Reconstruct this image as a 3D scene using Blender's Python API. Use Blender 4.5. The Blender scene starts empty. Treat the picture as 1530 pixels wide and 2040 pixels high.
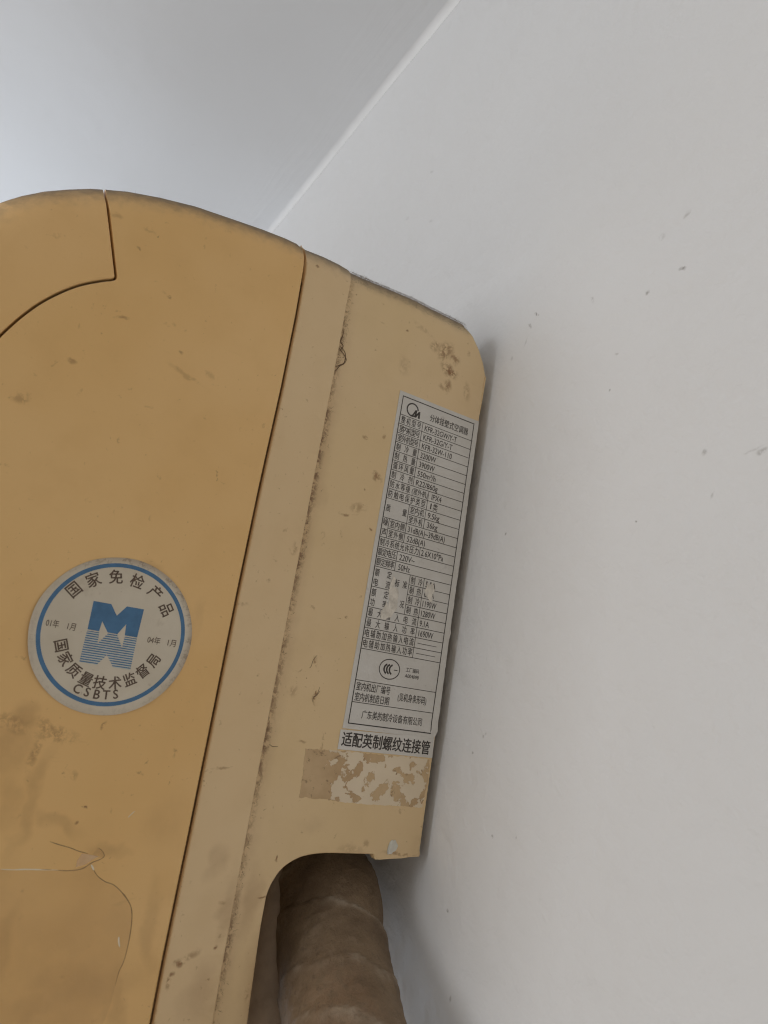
import bpy, bmesh, math, random
import numpy as np
from mathutils import Vector, Matrix, noise
from mathutils.geometry import delaunay_2d_cdt
random.seed(7)
SC = bpy.context.scene
COL = SC.collection

# ---------------------------------------------------------------- camera
# world: wall = plane X 0 (room at X<0), Y along the unit away from the lens, Z up.
# face coordinates (fx, fz) are millimetres on the end face of the unit (plane Y 0).
GAP = 0.0052
CAM = Vector((-(0.17455 + GAP), -0.243, 2.0))
RX = Vector((0.8453246756, -0.5092417074, 0.1615520853))
DN = Vector((0.2529843876, 0.1152090387, -0.9605861633))
FW = Vector((0.4705582774, 0.8528773422, 0.2262192447))
cam = bpy.data.cameras.new('camera')
camo = bpy.data.objects.new('camera', cam); COL.objects.link(camo)
m = Matrix((RX, -DN, -FW)).transposed().to_4x4(); m.translation = CAM
camo.matrix_world = m
cam.sensor_fit = 'VERTICAL'; cam.sensor_height = 36; cam.lens = 36 * 1390 / 2040
cam.clip_start = 0.01; cam.clip_end = 50
cam.dof.use_dof = True; cam.dof.focus_distance = 0.275; cam.dof.aperture_fstop = 18.0
SC.camera = camo

# ---------------------------------------------------------------- light
w = bpy.data.worlds.new('World'); SC.world = w; w.use_nodes = True
bgn = w.node_tree.nodes['Background']
# the unseen room: warm floor and furniture bounce from below, neutral walls above
_t = w.node_tree; _g = _t.nodes.new('ShaderNodeTexCoord'); _s = _t.nodes.new('ShaderNodeSeparateXYZ'); _r = _t.nodes.new('ShaderNodeValToRGB')
_t.links.new(_g.outputs['Generated'], _s.inputs[0]); _t.links.new(_s.outputs[2], _r.inputs[0]); _t.links.new(_r.outputs[0], bgn.inputs[0])
_r.color_ramp.elements[0].position = 0.0; _r.color_ramp.elements[0].color = (1.0, .90, .78, 1)
_r.color_ramp.elements[1].position = 0.6; _r.color_ramp.elements[1].color = (.99, .97, .95, 1)
bgn.inputs[1].default_value = 0.34
def area(name, loc, target, sx, sy, power, colr):
    l = bpy.data.lights.new(name, 'AREA'); l.shape = 'RECTANGLE'; l.size = sx; l.size_y = sy
    l.energy = power; l.color = colr
    o = bpy.data.objects.new(name, l); COL.objects.link(o); o.location = loc
    o.rotation_euler = (Vector(target) - Vector(loc)).to_track_quat('-Z', 'Y').to_euler()
    return o
area('window_light', (-2.1, 0.16, 2.10), (0, 0.0, 2.15), 1.0, 0.8, 12.8, (0.95, 0.97, 1.0))
area('far_window_light', (-0.75, 2.6, 1.25), (-0.25, 0.45, 2.40), 1.3, 1.2, 24, (0.72, 0.84, 1.0))
SC.view_settings.view_transform = 'Standard'; SC.view_settings.look = 'None'
SC.view_settings.exposure = 0; SC.view_settings.gamma = 1
SC.cycles.max_bounces = 8
SC.cycles.filter_width = 1.15

# ---------------------------------------------------------------- helpers
def ray(px, py):
    return RX * (px - 765) + DN * (py - 1020) + FW * 1390
def F(px, py, Y=0.0):
    """survey point: where the photo's pixel meets the plane Y (mm) -> (fx, fz) mm"""
    d = ray(px, py); q = d * ((0.243 + Y / 1000) / d.y)
    return (q.x * 1000, q.z * 1000)
def FP(pts, Y=0.0): return [F(a, b, Y) for a, b in pts]
def onwall(px, py):
    d = ray(px, py); q = CAM + d * ((-CAM.x) / d.x); return q
def onX(px, py, X):
    d = ray(px, py); return CAM + d * ((X - CAM.x) / d.x)
ROOT = Vector((-0.10, 0.0, 2.0))
def L3(fx, fz, Y=0.0):
    """face mm -> metres local to the unit's root"""
    return Vector((fx / 1000 + CAM.x - ROOT.x, Y / 1000, fz / 1000 + 2.0 - ROOT.z))
def mesh_obj(name, verts, faces, mat, parent=None, smooth=True, sharp=None):
    me = bpy.data.meshes.new(name); me.from_pydata([tuple(v) for v in verts], [], faces); me.update()
    if smooth: me.polygons.foreach_set('use_smooth', [True] * len(me.polygons))
    if sharp: me.set_sharp_from_angle(angle=math.radians(sharp))
    me.materials.append(mat)
    o = bpy.data.objects.new(name, me); COL.objects.link(o)
    if parent: o.parent = parent
    return o
def tag(o, label=None, cat=None, group=None, kind=None):
    if label: o['label'] = label
    if cat: o['category'] = cat
    if group: o['group'] = group
    if kind: o['kind'] = kind
    return o
def resample(poly, step, closed=True):
    out = []; n = len(poly)
    for i in range(n if closed else n - 1):
        a = poly[i]; b = poly[(i + 1) % n]
        l = math.hypot(b[0] - a[0], b[1] - a[1]); k = max(1, int(math.ceil(l / step)))
        for j in range(k): out.append((a[0] + (b[0] - a[0]) * j / k, a[1] + (b[1] - a[1]) * j / k))
    if not closed: out.append(poly[-1])
    return out
def spline(pts, n=6):
    out = []; P = [pts[0]] + list(pts) + [pts[-1]]
    for i in range(1, len(P) - 2):
        for j in range(n):
            t = j / n; c = []
            for k in (0, 1):
                a, b, d, e = P[i-1][k], P[i][k], P[i+1][k], P[i+2][k]
                c.append(.5*((2*b)+(-a+d)*t+(2*a-5*b+4*d-e)*t*t+(-a+3*b-3*d+e)*t**3))
            out.append(tuple(c))
    out.append(tuple(pts[-1])); return out
def area2(p): return sum(p[i][0]*p[(i+1)%len(p)][1]-p[(i+1)%len(p)][0]*p[i][1] for i in range(len(p)))/2
def pdist(P, line, closed=False):
    P = np.asarray(P, float); a = np.asarray(line, float)
    b = np.roll(a, -1, 0) if closed else a[1:]
    if not closed: a = a[:-1]
    best = np.full(len(P), 1e9)
    for i in range(len(a)):
        ab = b[i] - a[i]; l = (ab @ ab) + 1e-12
        t = np.clip(((P - a[i]) @ ab) / l, 0, 1)
        d = np.hypot(*(P - a[i] - t[:, None] * ab).T); best = np.minimum(best, d)
    return best
def inside(P, poly):
    P = np.asarray(P, float); r = np.zeros(len(P), bool); n = len(poly)
    for i in range(n):
        x1, y1 = poly[i]; x2, y2 = poly[(i + 1) % n]
        c = ((y1 > P[:, 1]) != (y2 > P[:, 1]))
        with np.errstate(divide='ignore', invalid='ignore'):
            xi = (x2 - x1) * (P[:, 1] - y1) / ((y2 - y1) if y2 != y1 else 1e-12) + x1
        r ^= c & (P[:, 0] < xi)
    return r
def plate(name, outline, feats, Y, mat, depth, parent, grid=8.0, extra=None, step=1.5):
    """a moulded plate: outline in face mm, rounded edges feats = [(line, radius)], skirt `depth` mm back"""
    if area2(outline) < 0: outline = outline[::-1]
    ol = resample(outline, step); n = len(ol); pts = list(ol)
    cand = []
    for line, r in feats:
        ll = np.array(resample(line, max(1.0, min(2.5, r)), False), float)
        t = np.gradient(ll, axis=0); t /= np.linalg.norm(t, axis=1)[:, None] + 1e-9
        nn = np.stack([-t[:, 1], t[:, 0]], 1)
        for k in (.03, .1, .25, .45, .7, 1.0, 1.15):
            for s in (1, -1): cand += [(p[0], p[1], k * r) for p in (ll + nn * s * k * r)]
    xs = [p[0] for p in ol]; zs = [p[1] for p in ol]
    gx = np.arange(min(xs), max(xs), grid); gz = np.arange(min(zs), max(zs), grid)
    cand += [(x, z, grid * .45) for x in gx for z in gz]
    if extra: cand += [(x, z, .05) for x, z in extra]
    C = np.array(cand); ok = inside(C[:, :2], ol)
    C = C[ok]; d = pdist(C[:, :2], ol, True); C = C[d > np.minimum(C[:, 2] * .6, .8)]
    key = {}
    for x, z, _ in C:
        key.setdefault((round(x / .12), round(z / .12)), (x, z))
    pts += list(key.values())
    vs, es, fs, *_ = delaunay_2d_cdt([Vector(p) for p in pts], [], [list(range(n))], 1, 1e-5)
    V = np.array([(v.x, v.y) for v in vs]); y = np.zeros(len(V))
    for line, r in feats:
        dd = np.clip(r - pdist(V, line), 0, r); y = np.maximum(y, r - np.sqrt(np.maximum(r * r - dd * dd, 0)))
    verts = [L3(V[i, 0], V[i, 1], Y + y[i]) for i in range(len(V))]
    faces = [list(f) for f in fs]
    # orient towards -Y
    ff = []
    for f in faces:
        a, b, c = verts[f[0]], verts[f[1]], verts[f[2]]
        ff.append(f if (b - a).cross(c - a).y < 0 else f[::-1])
    # boundary skirt
    cnt = {}
    for f in ff:
        for i in range(len(f)): cnt[(f[i], f[(i + 1) % len(f)])] = 1
    bd = [e for e in cnt if (e[1], e[0]) not in cnt]
    rim = {}
    for a, b in bd:
        for q in (a, b):
            if q not in rim:
                rim[q] = len(verts); verts.append(Vector((verts[q].x, (Y + (depth(verts[q].z * 1000 + (ROOT.z - 2) * 1000) if callable(depth) else depth)) / 1000, verts[q].z)))
        ff.append([b, a, rim[a], rim[b]])
    return mesh_obj(name, verts, ff, mat, parent, True, 50)
def sheet(name, outline, yfun, mat, parent, grid=1.5, thick=.12, step=1.0, root=None):
    """a thin sheet of paper or film lying on the face: yfun(x,z) -> Y mm of its front"""
    if area2(outline) < 0: outline = outline[::-1]
    ol = resample(outline, step); n = len(ol)
    xs = [p[0] for p in ol]; zs = [p[1] for p in ol]
    C = np.array([(x, z) for x in np.arange(min(xs), max(xs), grid) for z in np.arange(min(zs), max(zs), grid)] + [ol[0]])
    C = C[inside(C, ol)]
    if len(C): C = C[pdist(C, ol, True) > grid * .4]
    vs, es, fs, *_ = delaunay_2d_cdt([Vector(p) for p in ol + [tuple(c) for c in C]], [], [list(range(n))], 1, 1e-5)
    verts = [L3(v.x, v.y, yfun(v.x, v.y)) for v in vs]; ff = []
    for f in fs:
        f = list(f); a, b, c = verts[f[0]], verts[f[1]], verts[f[2]]
        ff.append(f if (b - a).cross(c - a).y < 0 else f[::-1])
    if thick:
        cnt = {}
        for f in ff:
            for i in range(len(f)): cnt[(f[i], f[(i + 1) % len(f)])] = 1
        rim = {}
        for a, b in [e for e in cnt if (e[1], e[0]) not in cnt]:
            for q in (a, b):
                if q not in rim: rim[q] = len(verts); verts.append(verts[q] + Vector((0, thick / 1000, 0)))
            ff.append([b, a, rim[a], rim[b]])
    return mesh_obj(name, verts, ff, mat, parent, True, 40)

# ---------------------------------------------------------------- materials
class NT:
    def __init__(s, name, rough=.5, spec=.5):
        s.m = bpy.data.materials.new(name); s.m.use_nodes = True; s.t = s.m.node_tree
        s.b = s.t.nodes['Principled BSDF']; s.b.inputs['Roughness'].default_value = rough
        s.b.inputs['Specular IOR Level'].default_value = spec
        s.tc = s.n('ShaderNodeTexCoord').outputs['Object']
    def n(s, typ, **k):
        nd = s.t.nodes.new(typ)
        for a, b in k.items(): setattr(nd, a, b)
        return nd
    def put(s, sock, v):
        if isinstance(v, bpy.types.NodeSocket): s.t.links.new(v, sock)
        else: sock.default_value = v
    def noise(s, scale, detail=4, rough=.55, vec=None, dist=0, color=False):
        nd = s.n('ShaderNodeTexNoise'); s.put(nd.inputs['Vector'], vec or s.tc)
        nd.inputs['Scale'].default_value = scale; nd.inputs['Detail'].default_value = detail
        nd.inputs['Roughness'].default_value = rough; nd.inputs['Distortion'].default_value = dist
        return nd.outputs['Color' if color else 'Fac']
    def math(s, op, a, b=0.0, c=0.0):
        nd = s.n('ShaderNodeMath', operation=op); s.put(nd.inputs[0], a); s.put(nd.inputs[1], b)
        if op in ('MULTIPLY_ADD', 'WRAP', 'COMPARE'): s.put(nd.inputs[2], c)
        return nd.outputs[0]
    def ramp(s, v, a, b, lo=0.0, hi=1.0, smooth=True):
        nd = s.n('ShaderNodeMapRange', interpolation_type='SMOOTHSTEP' if smooth else 'LINEAR')
        s.put(nd.inputs[0], v)
        for i, x in zip((1, 2, 3, 4), (a, b, lo, hi)): nd.inputs[i].default_value = x
        return nd.outputs[0]
    def mix(s, f, a, b):
        nd = s.n('ShaderNodeMix', data_type='RGBA'); s.put(nd.inputs[0], f)
        for k, v in ((6, a), (7, b)): s.put(nd.inputs[k], (*v, 1) if isinstance(v, tuple) else v)
        return nd.outputs[2]
    def vm(s, op, a, b=None):
        nd = s.n('ShaderNodeVectorMath', operation=op); s.put(nd.inputs[0], a)
        if b is not None: s.put(nd.inputs[1], b)
        return nd.outputs['Value' if op == 'LENGTH' else 'Vector']
    def warped(s, scale, amt, vec=None):
        c = s.noise(scale, 3, .6, vec, color=True)
        c = s.vm('SUBTRACT', c, (.5, .5, .5)); c = s.vm('MULTIPLY', c, (amt, amt, amt))
        return s.vm('ADD', vec or s.tc, c)
    def blob(s, vec, loc, rot, scale, soft=.2):
        nd = s.n('ShaderNodeMapping', vector_type='TEXTURE'); s.put(nd.inputs[0], vec)
        nd.inputs['Location'].default_value = loc; nd.inputs['Rotation'].default_value = rot; nd.inputs['Scale'].default_value = scale
        return s.ramp(s.vm('LENGTH', nd.outputs[0]), soft, 1.0, 1.0, 0.0)
    def bump(s, h, strength=.3, dist=.001):
        nd = s.n('ShaderNodeBump'); nd.inputs['Strength'].default_value = strength; nd.inputs['Distance'].default_value = dist
        s.put(nd.inputs['Height'], h); s.put(s.b.inputs['Normal'], nd.outputs[0])
    def color(s, c): s.put(s.b.inputs['Base Color'], (*c, 1) if isinstance(c, tuple) else c); return s.m

def blobs_mask(N, vec, blobs, Yp):
    """blobs: (px, py, rx mm, rz mm, angle deg, strength)"""
    acc = None
    for px, py, rx, rz, a, st in blobs:
        fx, fz = F(px, py, Yp); q = L3(fx, fz, Yp)
        v = N.blob(vec, tuple(q), (0, math.radians(a), 0), (rx / 1000, .05, rz / 1000))
        v = N.math('MULTIPLY', v, st)
        acc = v if acc is None else N.math('MAXIMUM', acc, v)
    return acc

def plastic(name, base, tint, grime, blobs=(), smears=(), Yp=0.0, edge=None, rough=.42, specks=.5):
    N = NT(name, rough, .45)
    big = N.noise(14, 3, .5); mid = N.noise(55, 4, .6)
    c = N.mix(N.ramp(big, .32, .7), base, tint)
    c = N.mix(N.math('MULTIPLY', N.ramp(mid, .45, .75), .22), c, tuple(x * y for x, y in zip(base, (.84, .80, .74))))
    # fine specks
    wv = N.warped(160, .004)
    sp = N.ramp(N.noise(520, 3, .6, wv), .665, .74)
    dens = N.ramp(N.noise(38, 3, .6), .40, .62)
    c = N.mix(N.math('MULTIPLY', N.math('MULTIPLY', sp, dens), specks), c, grime)
    sp2 = N.ramp(N.noise(190, 5, .62, N.warped(70, .01)), .655, .72)
    c = N.mix(N.math('MULTIPLY', sp2, specks * .55), c, grime)
    # faint streaky scuffs
    mp = N.n('ShaderNodeMapping'); N.put(mp.inputs[0], N.warped(25, .012)); mp.inputs['Scale'].default_value = (60, 60, 420); mp.inputs['Rotation'].default_value = (0, .35, 0)
    sc = N.ramp(N.noise(1.0, 4, .6, mp.outputs[0]), .64, .74)
    c = N.mix(N.math('MULTIPLY', N.math('MULTIPLY', sc, N.ramp(N.noise(20, 2, .5), .5, .7)), .30 * specks), c, grime)
    if blobs:
        bm_ = blobs_mask(N, N.warped(130, .006), blobs, Yp)
        gr = N.ramp(N.noise(380, 6, .72, N.warped(110, .006)), .40, .56)
        c = N.mix(N.math('MULTIPLY', bm_, gr), c, grime)
    if smears:
        bm_ = blobs_mask(N, N.warped(60, .014), smears, Yp)
        c = N.mix(N.math('MULTIPLY', bm_, N.ramp(N.noise(90, 4, .6), .25, .7, .45, 1)), c, grime)
    if edge:
        # ridge line (x0 + slope): caught grime, plus the step's shade painted in
        x0, slope, wd, amount = edge
        sx = N.n('ShaderNodeSeparateXYZ'); N.put(sx.inputs[0], N.warped(300, .0030)); X, Z = sx.outputs[0], sx.outputs[2]
        dx = N.math('SUBTRACT', X, N.math('MULTIPLY_ADD', Z, slope, x0))
        near = N.ramp(dx, wd * .15, wd, 1, 0)
        var = N.ramp(N.noise(30, 3, .6), .36, .58, .35, 1.0)
        fleck = N.ramp(N.noise(300, 6, .74, N.warped(130, .007)), .44, .56)
        c = N.mix(N.math('MULTIPLY', N.math('MULTIPLY', near, fleck), N.math('MULTIPLY', var, amount)), c, tuple(g * .55 for g in grime))
        halo = N.ramp(dx, 0, wd * 2.0, .38, 0)
        c = N.mix(N.math('MULTIPLY', halo, var), c, (.42, .26, .14))
        line = N.ramp(dx, 0, .0006, .75, 0)  # dark line: shade at the strip's edge, painted in with the grime
        c = N.mix(N.math('MULTIPLY', line, N.ramp(N.noise(45, 3, .6), .3, .6, .3, 1)), c, tuple(g * .4 for g in grime))
    # settled dust on faces that look up
    ge = N.n('ShaderNodeNewGeometry'); sz = N.n('ShaderNodeSeparateXYZ'); N.put(sz.inputs[0], ge.outputs['Normal'])
    up = N.ramp(N.math('ADD', sz.outputs[2], N.math('MULTIPLY', N.math('SUBTRACT', N.noise(260, 4, .6), .5), .35)), .12, .86, 0, .93)
    c = N.mix(up, c, (.165, .135, .11))
    N.put(N.b.inputs['Roughness'], N.ramp(N.math('ADD', N.math('MULTIPLY', mid, .5), up), .1, 1.1, rough - .04, .95))
    N.bump(N.math('ADD', N.noise(900, 2, .5), N.math('MULTIPLY', N.noise(60, 3, .5), 2.0)), .05, .001)
    return N.color(c)

GR = (.27, .125, .045)
M_panel = plastic('yellowed_panel_plastic', (.85, .55, .235), (.81, .505, .195), GR, Yp=-1.8, rough=.36, specks=.42,
    blobs=[(20, 1440, 7, 3, 10, .4), (95, 1455, 6, 3, 30, .5), (70, 1500, 2, 8, 0, .45), (145, 1545, 2, 2, 0, .4), (110, 1465, 9, 3, 0, .5), (205, 1447, 1, 2.2, 10, .8),
           (140, 720, 2.0, 1.5, 0, .5), (320, 470, .6, .8, 0, 1), (278, 497, 1.6, .9, 20, .55), (372, 750, 9, 1.4, 18, .28), (420, 745, 4, 2.2, 0, .22), (325, 580, 2.5, .7, 0, .6),
           (340, 592, 1, .8, 0, .6), (240, 635, 3, 1, -25, .5), (60, 585, 3, .7, 15, .5), (170, 1606, 2.0, .5, 5, .9), (148, 1642, 1, 1, 0, .7), (345, 1500, .7, 2, 0, .6), (278, 1540, 1.8, .6, 0, .6),
           (40, 790, 3.5, 2.5, 0, .4), (360, 705, 1.5, .8, 0, .5), (300, 460, 3, 1.5, 0, .3), (230, 430, 3, 1.5, 0, .3)],
    smears=[(62, 1590, 3, 24, 6, .28), (20, 1500, 9, 14, 0, .30), (50, 1425, 6, 5, 0, .35), (110, 1640, 14, 3, 15, .25), (20, 1600, 5, 12, 0, .2), (215, 1690, 9, 3, 0, .30), (150, 1960, 26, 8, 0, .22), (300, 1850, 4, 22, -8, .20), (225, 1985, 4, 16, -12, .25), (330, 1640, 10, 14, 0, .12), (60, 2010, 12, 6, 0, .25),
            (390, 1235, 3, 10, 0, .12), (310, 1130, 8, 3, 20, .2), (0, 1900, 3, 20, 0, .2)])
M_flap = plastic('yellowed_flap_plastic', (.86, .555, .24), (.82, .51, .20), GR, Yp=-1.8, rough=.36, specks=.3)
M_strip = plastic('aged_cream_casing_plastic', (.80, .595, .345), (.775, .56, .31), GR, Yp=-1.2, rough=.45, specks=.55,
    blobs=[(360, 1915, 2.0, 2.0, 0, .85), (346, 1940, 1.3, 1.3, 0, .8), (338, 1960, 1.2, 2.4, 0, .8), (372, 1905, 5, 2, -30, .5), (430, 1885, 1, 1, 0, .9), (440, 1868, 2, 1, 0, .5), (443, 1797, 2, 1.5, 0, .4),
           (590, 1090, 1.5, 3, -20, .45), (585, 1100, 2, 1.5, 0, .4), (482, 1205, 4, 1, -10, .35), (535, 1160, 1, 1, 0, .5), (515, 1345, 1, .8, 0, .6), (635, 530, .8, .8, 0, .9), (440, 1530, 4, .6, -12, .5), (622, 658, .7, .7, 0, .9)],
    smears=[(450, 1810, 4, 16, 0, .30), (395, 1985, 9, 12, 0, .25), (430, 1720, 5, 8, 0, .22)])
xr0 = L3(100.7, 0).x
M_plate = plastic('cream_end_plate_plastic', (.795, .59, .34), (.775, .57, .305), GR, Yp=0, rough=.46, specks=.6, edge=(xr0, -.0045, .0038, 1.0),
    blobs=[(895, 738, 6.5, 4.2, 20, .95), (888, 700, 5.0, 7.5, 20, .7), (868, 690, 3, 4, 0, .6), (905, 715, 4, 3, 0, .7), (890, 770, 3, 4, 0, .7), (885, 775, 4, 2, 0, .55), (935, 703, 1.5, 1.5, 0, .35), (812, 660, .8, 1, 0, .8), (805, 730, 4, 5, 0, .22), (930, 780, 3, 5, -20, .3),
           (750, 950, 3.5, 2, 30, .75), (728, 872, 2.2, 1.2, 10, .6), (765, 868, 1, 2, 0, .5), (692, 1022, 6, .8, -8, .65), (715, 1010, 5, 3, 0, .45), (725, 975, .8, .8, 30, .9), (738, 1052, 1.5, .9, 10, .8),
           (628, 1318, .9, 3.2, -28, .75), (627, 1385, 1.3, 3.8, -25, .85), (680, 1065, .7, 1.5, 0, .6), (687, 1230, 1, 1, 0, .9), (610, 1357, .5, .5, 0, 1), (640, 1065, 1.5, 2, 0, .4), (585, 1378, 3, 2.5, -30, .35),
           (550, 1710, .6, 1.8, -8, 1), (522, 1786, 2, .6, 0, .8), (600, 1482, 3, .8, 0, .5), (640, 1480, .6, 6, 0, .45), (700, 1690, 8, 2, 0, .25), (730, 1680, 2, 2, 0, .4), (795, 1700, 10, 1, 0, .5), (490, 1985, 1.5, 2.5, 0, .5),
           (845, 655, 8, 2, 15, .25)],
    smears=[(520, 1950, 9, 26, 0, .34), (500, 1800, 5, 16, 0, .3), (640, 990, 4, 8, 0, .12), (620, 1640, 8, 6, 0, .12)])
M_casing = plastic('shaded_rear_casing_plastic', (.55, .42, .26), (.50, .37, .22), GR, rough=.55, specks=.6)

def simple(name, c, rough=.7, spec=.3, var=.12, sc=120, bump=0.0, bsc=400):
    N = NT(name, rough, spec)
    k = N.mix(N.ramp(N.noise(sc, 5, .6), .3, .7), tuple(x * (1 - var) for x in c), tuple(min(1, x * (1 + var)) for x in c))
    if bump: N.bump(N.noise(bsc, 4, .6), bump, .001)
    return N.color(k)
M_ink = simple('dark_print_ink', (.07, .060, .054), .6, .3, .25, 900)
M_brownink = simple('brown_print_ink', (.125, .085, .06), .55, .35, .2, 900)
M_blueink = simple('blue_print_ink', (.065, .175, .325), .4, .5, .10, 300)
M_paleink = simple('pale_blue_print_tint', (.58, .58, .52), .45, .4, .08, 300)

def paper(name, c, grime, rough=.45, edge=None):
    N = NT(name, rough, .5)
    k = N.mix(N.ramp(N.noise(45, 4, .6), .3, .72), c, tuple(x * y for x, y in zip(c, (.90, .89, .87))))
    k = N.mix(N.math('MULTIPLY', N.ramp(N.noise(600, 4, .65, N.warped(200, .004)), .66, .72), .45), k, grime)
    k = N.mix(N.math('MULTIPLY', N.ramp(N.noise(110, 5, .7), .60, .72), .25), k, grime)
    if edge:
        cx, cz, r = edge; q = L3(cx, cz)
        v = N.vm('SUBTRACT', N.warped(50, .0035), tuple(q)); v = N.vm('MULTIPLY', v, (1, 0, 1))
        d = N.vm('LENGTH', v)
        e = N.ramp(d, r * .90, r * 1.0, 0, .55)
        sx = N.n('ShaderNodeSeparateXYZ'); N.put(sx.inputs[0], v)
        side = N.ramp(N.math('ADD', sx.outputs[0], sx.outputs[2]), -.012, .03, .25, 1)
        k = N.mix(N.math('MULTIPLY', e, side), k, (.34, .24, .16))
        sp = N.math('MULTIPLY', N.ramp(N.noise(700, 4, .7), .5, .62), N.ramp(d, r * .88, r * .97, 0, .55))
        k = N.mix(N.math('MULTIPLY', sp, side), k, (.22, .16, .11))
    N.bump(N.noise(350, 4, .6), .06, .001)
    return N.color(k)
M_label = paper('silver_grey_label_paper', (.70, .675, .63), (.34, .30, .26), .42)
M_label2 = paper('pale_grey_label_paper', (.73, .705, .66), (.36, .32, .28), .42)
M_sticker = paper('grey_cream_sticker_paper', (.69, .615, .49), (.40, .31, .22), .30, edge=(42.4, -1.2, .0251))
M_torn = simple('scraped_bare_paper', (.72, .67, .59), .8, .2, .14, 260, .5, 300)
M_paint = simple('white_paint_dab', (.68, .66, .58), .5, .4, .06, 200, .2, 200)
M_hair = simple('brown_dust_fibre', (.20, .135, .085), .9, .1, .2, 300)
M_fuzz = simple('grey_dust_fuzz', (.20, .155, .115), .95, .05, .25, 300)

def residue_mat():
    N = NT('glue_and_paper_residue', .6, .3)
    sx = N.n('ShaderNodeSeparateXYZ'); N.put(sx.inputs[0], N.tc)
    a = L3(*F(672, 1550)).x; b = L3(*F(840, 1560)).x
    g = N.ramp(sx.outputs[0], a - .012, a + .004, -.20, 0.035, False)
    g2 = N.ramp(sx.outputs[0], b - .016, b + .008, 0, -.055, False)
    n_ = N.math('MULTIPLY_ADD', N.noise(330, 4, .6, N.warped(200, .004)), .22, N.math('MULTIPLY', N.noise(150, 4, .55, N.warped(110, .010)), .78))
    t = N.ramp(N.math('ADD', N.math('ADD', n_, g), g2), .492, .505)
    glue = N.mix(N.ramp(N.noise(60, 4, .6), .35, .65), (.64, .46, .265), (.53, .36, .20))
    glue = N.mix(N.ramp(N.noise(300, 5, .7, N.warped(120, .006)), .56, .66, 0, .75), glue, (.22, .14, .07))
    pap = N.mix(N.ramp(N.noise(70, 3, .5), .3, .7), (.82, .69, .51), (.78, .65, .47))
    N.bump(N.math('ADD', N.math('MULTIPLY', t, 1.0), N.math('MULTIPLY', N.noise(700, 3, .6), .25)), .55, .0004)
    return N.color(N.mix(t, glue, pap))
M_residue = residue_mat()

def film_mat(name, c, alpha, rough):
    N = NT(name, rough, .6); N.b.inputs['Alpha'].default_value = alpha
    N.put(N.b.inputs['Alpha'], N.ramp(N.noise(60, 4, .6), .3, .7, alpha * .6, alpha * 1.4))
    N.bump(N.noise(45, 3, .5), .15, .002)
    return N.color(c)
M_film = film_mat('clear_tape_film', (.50, .31, .14), .11, .16)
M_film2 = film_mat('whitened_tape_film', (.84, .64, .43), .42, .3)
M_crease = simple('brown_tape_edge', (.36, .22, .09), .4, .5, .15, 200)
M_glint = simple('painted_tape_glint', (.85, .76, .58), .2, .7, .05, 200)  # pale colour stands in for glints along the tape

def wall_mat(name, base, marks, ceiling=False):
    N = NT(name, .75 if not ceiling else .42, .25 if not ceiling else .5)
    c = N.mix(N.ramp(N.noise(3.5, 3, .5), .3, .7), base, tuple(x * .965 for x in base))
    wv = N.warped(120, .006)
    sp = N.ramp(N.noise(230, 4, .6, wv), .70, .75); dn = N.ramp(N.noise(22, 3, .6), .5, .66)
    c = N.mix(N.math('MULTIPLY', N.math('MULTIPLY', sp, dn), .20), c, (.42, .37, .33))
    acc = None
    for loc, rot, scl, st in marks:
        v = N.math('MULTIPLY', N.blob(wv, tuple(loc), rot, scl, .1), st)
        acc = v if acc is None else N.math('MAXIMUM', acc, v)
    if acc is not None:
        c = N.mix(N.math('MULTIPLY', acc, N.ramp(N.noise(500, 4, .7), .36, .55)), c, (.22, .20, .18))
    h = N.math('ADD', N.math('MULTIPLY', N.ramp(N.noise(240, 3, .55, N.warped(100, .006)), .45, .75), N.ramp(N.noise(9, 3, .55), .40, .68, .02, .13)), N.math('ADD', N.math('MULTIPLY', N.noise(90, 4, .55, N.warped(30, .02)), 1.0), N.math('MULTIPLY', N.noise(14, 3, .5), 4.0)))
    if ceiling:
        mp = N.n('ShaderNodeMapping'); N.put(mp.inputs[0], N.warped(6, .02)); mp.inputs['Scale'].default_value = (190, 5, 5)
        sx = N.n('ShaderNodeSeparateXYZ'); N.put(sx.inputs[0], N.tc)
        h = N.math('ADD', h, N.math('MULTIPLY', N.noise(1.0, 3, .5, mp.outputs[0]), N.ramp(sx.outputs[0], -.075, -.012, 0, 3.2)))
    N.bump(h, .85 if not ceiling else .13, .0012)
    return N.color(c)

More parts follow.
